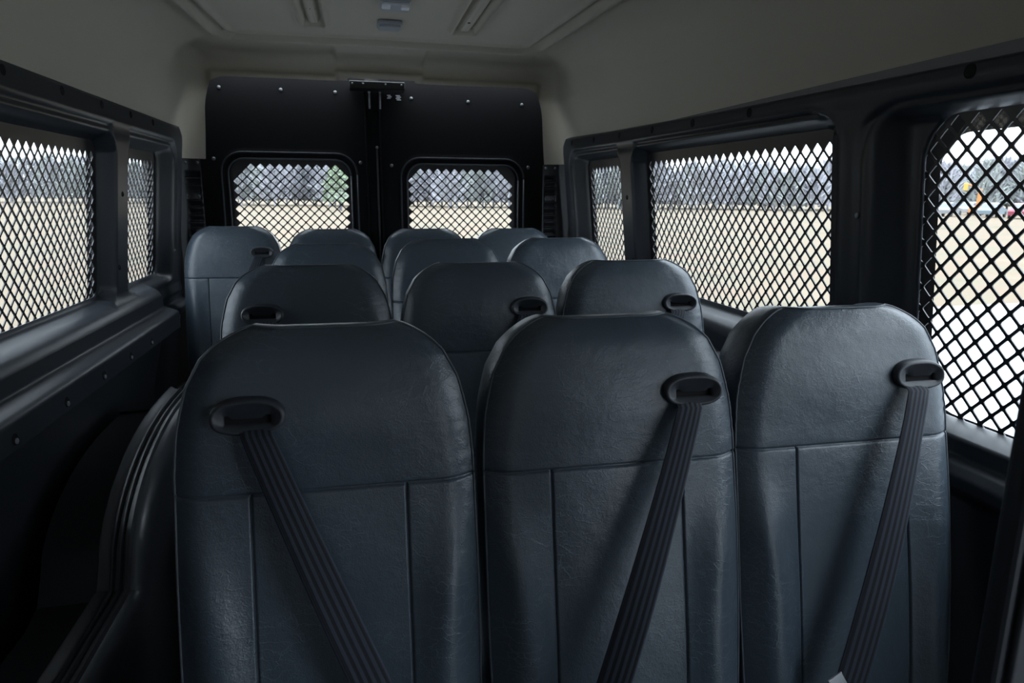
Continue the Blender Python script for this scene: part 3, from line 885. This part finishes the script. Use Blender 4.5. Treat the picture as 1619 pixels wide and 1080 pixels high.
# ------------------------------------------------------------------ outside
def gmat(name, cols, scale, rough=.95):
    m = bpy.data.materials.new(name); m.use_nodes = True
    nt = m.node_tree; N = nt.nodes; L = nt.links; b = N['Principled BSDF']; b.inputs['Roughness'].default_value = rough; b.inputs['Specular IOR Level'].default_value = .1
    tc = N.new('ShaderNodeTexCoord'); n = N.new('ShaderNodeTexNoise'); n.inputs['Scale'].default_value = scale; n.inputs['Detail'].default_value = 8; n.inputs['Roughness'].default_value = .62
    L.new(tc.outputs['Object'], n.inputs['Vector'])
    r = N.new('ShaderNodeValToRGB'); r.color_ramp.elements[0].position = .30; r.color_ramp.elements[1].position = .72
    r.color_ramp.elements[0].color = (*cols[0], 1); r.color_ramp.elements[1].color = (*cols[-1], 1)
    for i, c in enumerate(cols[1:-1]):
        e = r.color_ramp.elements.new(.30 + .42 * (i + 1) / (len(cols) - 1)); e.color = (*c, 1)
    L.new(n.outputs['Fac'], r.inputs[0]); L.new(r.outputs[0], b.inputs['Base Color'])
    return m
M['field'] = gmat('dry grass', [(.082, .069, .049), (.114, .098, .070), (.124, .092, .066), (.128, .111, .081)], .35)
M['pave'] = gmat('pale concrete', [(.24, .25, .26), (.28, .285, .29)], 1.5)
GZ = -.65
fld = mesh('ground', [(-300, -60, GZ), (300, -60, GZ), (300, 400, GZ), (-300, 400, GZ)], [(0, 1, 2, 3)], M['field'])
tag(fld, 'pale dry grass field', 'field', kind='structure')
pv = MB(); pv.add([(-40, -60, GZ), (60, -60, GZ), (60, 13.0, GZ), (-5, 9.8, GZ), (-40, 7.0, GZ), (-40, -60, GZ + .02), (60, -60, GZ + .02), (60, 13.0, GZ + .02), (-5, 9.8, GZ + .02), (-40, 7.0, GZ + .02)],
                  [(5, 6, 7, 8, 9), (0, 1, 6, 5), (1, 2, 7, 6), (2, 3, 8, 7), (3, 4, 9, 8), (4, 0, 5, 9)])
tag(pv.build('pavement', M['pave']), 'pale concrete pavement the van is parked on', 'pavement', kind='structure')

M['bark'] = mat('hazy bare twigs', (.27, .27, .295), .95, .05)  # distance haze is put into this pale twig colour
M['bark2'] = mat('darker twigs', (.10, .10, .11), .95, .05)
M['pine'] = mat('hazy pine foliage', (.25, .268, .26), .95, .05)  # greyed and paled to carry the same haze
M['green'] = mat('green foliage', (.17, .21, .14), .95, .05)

def twig_crown(m, x, y, h, w, n, r, low=.12):
    """trunk and a fuzz of thin branches"""
    m.cyl((x, y, GZ), (x + r.uniform(-.2, .2), y, GZ + h * .75), .16, .05, 5, False)
    for _ in range(n):
        t = r.random() ** 1.05
        z = GZ + h * (low + (1 - low) * t)
        rad = w * (1 - .75 * t ** 2) * math.sqrt(r.random())
        a = r.uniform(0, 2 * PI)
        p = Vector((x + rad * math.cos(a), y + rad * math.sin(a), z))
        d = Vector((math.cos(a) * .6 + r.uniform(-.5, .5), math.sin(a) * .6 + r.uniform(-.5, .5), r.uniform(.3, 1.2))).normalized() * r.uniform(.8, 2.0)
        s = d.orthogonal().normalized() * r.uniform(.09, .21); s2 = d.cross(s).normalized() * s.length
        n0 = len(m.v); m.v += [tuple(p + s), tuple(p - s * .5 + s2), tuple(p - s * .5 - s2), tuple(p + d)]
        m.f += [(n0, n0 + 1, n0 + 3), (n0 + 1, n0 + 2, n0 + 3), (n0 + 2, n0, n0 + 3)]

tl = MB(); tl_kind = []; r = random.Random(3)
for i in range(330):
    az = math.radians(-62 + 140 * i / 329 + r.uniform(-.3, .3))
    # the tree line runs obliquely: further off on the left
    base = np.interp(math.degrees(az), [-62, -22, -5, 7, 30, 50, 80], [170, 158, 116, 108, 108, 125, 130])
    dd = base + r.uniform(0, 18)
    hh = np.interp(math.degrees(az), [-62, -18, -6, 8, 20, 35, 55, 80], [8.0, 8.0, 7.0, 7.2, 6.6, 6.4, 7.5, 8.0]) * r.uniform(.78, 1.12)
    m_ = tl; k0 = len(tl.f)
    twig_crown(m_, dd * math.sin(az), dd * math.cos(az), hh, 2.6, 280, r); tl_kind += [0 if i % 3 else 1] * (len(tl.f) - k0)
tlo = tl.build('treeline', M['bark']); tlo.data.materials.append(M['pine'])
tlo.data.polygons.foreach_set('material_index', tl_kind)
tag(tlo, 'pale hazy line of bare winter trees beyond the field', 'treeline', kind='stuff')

def leafy_tree(az, dd, h, w, label, n=900):
    a = math.radians(az); x, y = dd * math.sin(a), dd * math.cos(a)
    e = empty('tree', (x, y, GZ)); tag(e, label, 'tree')
    MB().cyl((0, 0, 0), (.1, 0, h * .8), .18, .05, 8, False).build('trunk', M['bark2'], e)
    m = MB(); q = random.Random(int(az * 10) + 99)
    for _ in range(n):
        t = q.random(); z = h * (.18 + .82 * t); rad = w * math.sin(PI * min(1, .12 + .88 * (1 - t)) * .62) * math.sqrt(q.random()); b = q.uniform(0, 2 * PI)
        p = Vector((rad * math.cos(b), rad * math.sin(b), z)); s = q.uniform(.12, .3)
        u = Vector((q.uniform(-1, 1), q.uniform(-1, 1), q.uniform(-1, 1))).normalized(); v = u.orthogonal().normalized()
        n0 = len(m.v); m.v += [tuple(p + u * s), tuple(p + v * s * .6), tuple(p - u * s), tuple(p - v * s * .6)]; m.f.append((n0, n0 + 1, n0 + 2, n0 + 3))
    m.build('foliage', M['green'], e)
leafy_tree(-1.4, 88, 6.0, 2.2, 'green leafy tree seen through the left rear door window')

# parked cars and a boom lift far off to the right
def car(az, dd, col, label, rz):
    a = math.radians(az); x, y = dd * math.sin(a), dd * math.cos(a)
    e = empty('car', (x, y, GZ), rz); tag(e, label, 'car', 'cars parked beyond the field')
    body = [(-2.2, .35), (-2.25, .75), (-2.1, .95), (-1.2, 1.02), (1.0, 1.0), (2.0, .85), (2.25, .6), (2.2, .35)]
    cab = [(-1.7, .98), (-1.25, 1.42), (-.3, 1.5), (.35, 1.45), (1.1, .99)]
    def prism(pr, w0, w1):
        m = MB(); k = len(pr); zt = max(z for _, z in pr); zb = min(z for _, z in pr)
        for s in (-1, 1):
            m.v += [(px, s * (w0 + (w1 - w0) * (pz - zb) / (zt - zb)), pz) for px, pz in pr]
        m.f = [tuple(range(k)), tuple(range(k, 2 * k))[::-1]] + [(i, i + k, (i + 1) % k + k, (i + 1) % k) for i in range(k)]
        return m
    pm = mat('car paint', col, .3, .5)
    prism(body, .88, .84).build('body', pm, e)
    prism(cab, .80, .62).build('cabin', M['carglass'], e)
    m = prism([(-1.25, 1.40), (-.3, 1.50), (.35, 1.45), (.3, 1.52), (-.35, 1.56), (-1.2, 1.47)], .66, .62); m.build('roof', pm, e)
    for wx in (-1.4, 1.4):
        for s in (-1, 1):
            MB().lathe([(.2, -.02), (.32, 0), (.33, .1), (.33, .2)], (wx, s * .70, .33), (0, s, 0), 14).build('wheel', M['latch'], e)
M['carglass'] = mat('car glass', (.06, .07, .09), .1, .6)
car(44.55, 92, (.16, .165, .17), 'silver car at the left of the parked cars beyond the field', .5)
car(45.95, 104, (.24, .24, .245), 'white car between the silver and the blue grey car', .4)
car(47.15, 92, (.12, .15, .175), 'blue grey car beside the red car', .5)
car(48.75, 88, (.17, .03, .05), 'red car at the right of the parked cars beyond the field', .6)
a = math.radians(46.3); e = empty('boom_lift', (100 * math.sin(a), 100 * math.cos(a), GZ), -a)
tag(e, 'orange boom lift standing behind the parked cars', 'boom lift')
OR = mat('orange paint', (.34, .13, .03), .5)
YE = mat('yellow paint', (.34, .22, .04), .5)
m = MB(); m.box((-.9, -.9, .3), (.9, .9, 1.1), .1); m.build('chassis', OR, e)
m = MB(); m.box((-.22, -.2, 1.1), (.22, .2, 3.1), .05); m.build('mast', OR, e)
m = MB(); m.tube([(0, 0, 3.0), (-.5, 0, 3.4), (-1.3, 0, 3.6)], .12, 6); m.build('arm', OR, e)
m = MB(); m.box((-1.75, -.4, 2.9), (-1.25, .4, 3.8), .06); m.build('basket', YE, e)

# ------------------------------------------------------------------ light
SKY = 11.0
w = bpy.data.worlds.new('overcast'); bpy.context.scene.world = w; w.use_nodes = True
nt = w.node_tree; N = nt.nodes; L = nt.links
bg = N['Background']
tc = N.new('ShaderNodeTexCoord'); sx = N.new('ShaderNodeSeparateXYZ'); L.new(tc.outputs['Generated'], sx.inputs[0])
# overcast sky: three times brighter overhead than at the horizon
cl = N.new('ShaderNodeMath'); cl.operation = 'MAXIMUM'; cl.inputs[1].default_value = 0; L.new(sx.outputs['Z'], cl.inputs[0])
ml = N.new('ShaderNodeMath'); ml.operation = 'MULTIPLY_ADD'; ml.inputs[1].default_value = SKY * 2 / 3; ml.inputs[2].default_value = SKY / 3; L.new(cl.outputs[0], ml.inputs[0])
L.new(ml.outputs[0], bg.inputs['Strength']); bg.inputs['Color'].default_value = (.82, .91, 1.0, 1)

# ------------------------------------------------------------------ camera
yaw, pitch, roll = math.radians(12.62), math.radians(12.095), .007
fw = Vector((math.sin(yaw) * math.cos(pitch), math.cos(yaw) * math.cos(pitch), -math.sin(pitch)))
rt = Vector((math.cos(yaw), -math.sin(yaw), 0)); up = rt.cross(fw)
rt, up = rt * math.cos(roll) + up * math.sin(roll), up * math.cos(roll) - rt * math.sin(roll)
cam = bpy.data.cameras.new('camera'); cam.lens = 24; cam.sensor_width = 36; cam.clip_start = .02; cam.clip_end = 2000
cam.dof.use_dof = True; cam.dof.focus_distance = 1.5; cam.dof.aperture_fstop = 9
co = bpy.data.objects.new('camera', cam); C.objects.link(co)
mw = Matrix((rt, up, -fw)).transposed().to_4x4(); mw.translation = (-.135, 0, 1.35)
co.matrix_world = mw
sc = bpy.context.scene
sc.camera = co
sc.view_settings.view_transform = 'Standard'; sc.view_settings.look = 'None'; sc.view_settings.gamma = 1; sc.view_settings.exposure = .18
sc.view_settings.use_curve_mapping = False
sc.cycles.max_bounces = 12; sc.cycles.diffuse_bounces = 6; sc.cycles.transparent_max_bounces = 24
sc.cycles.use_denoising = True
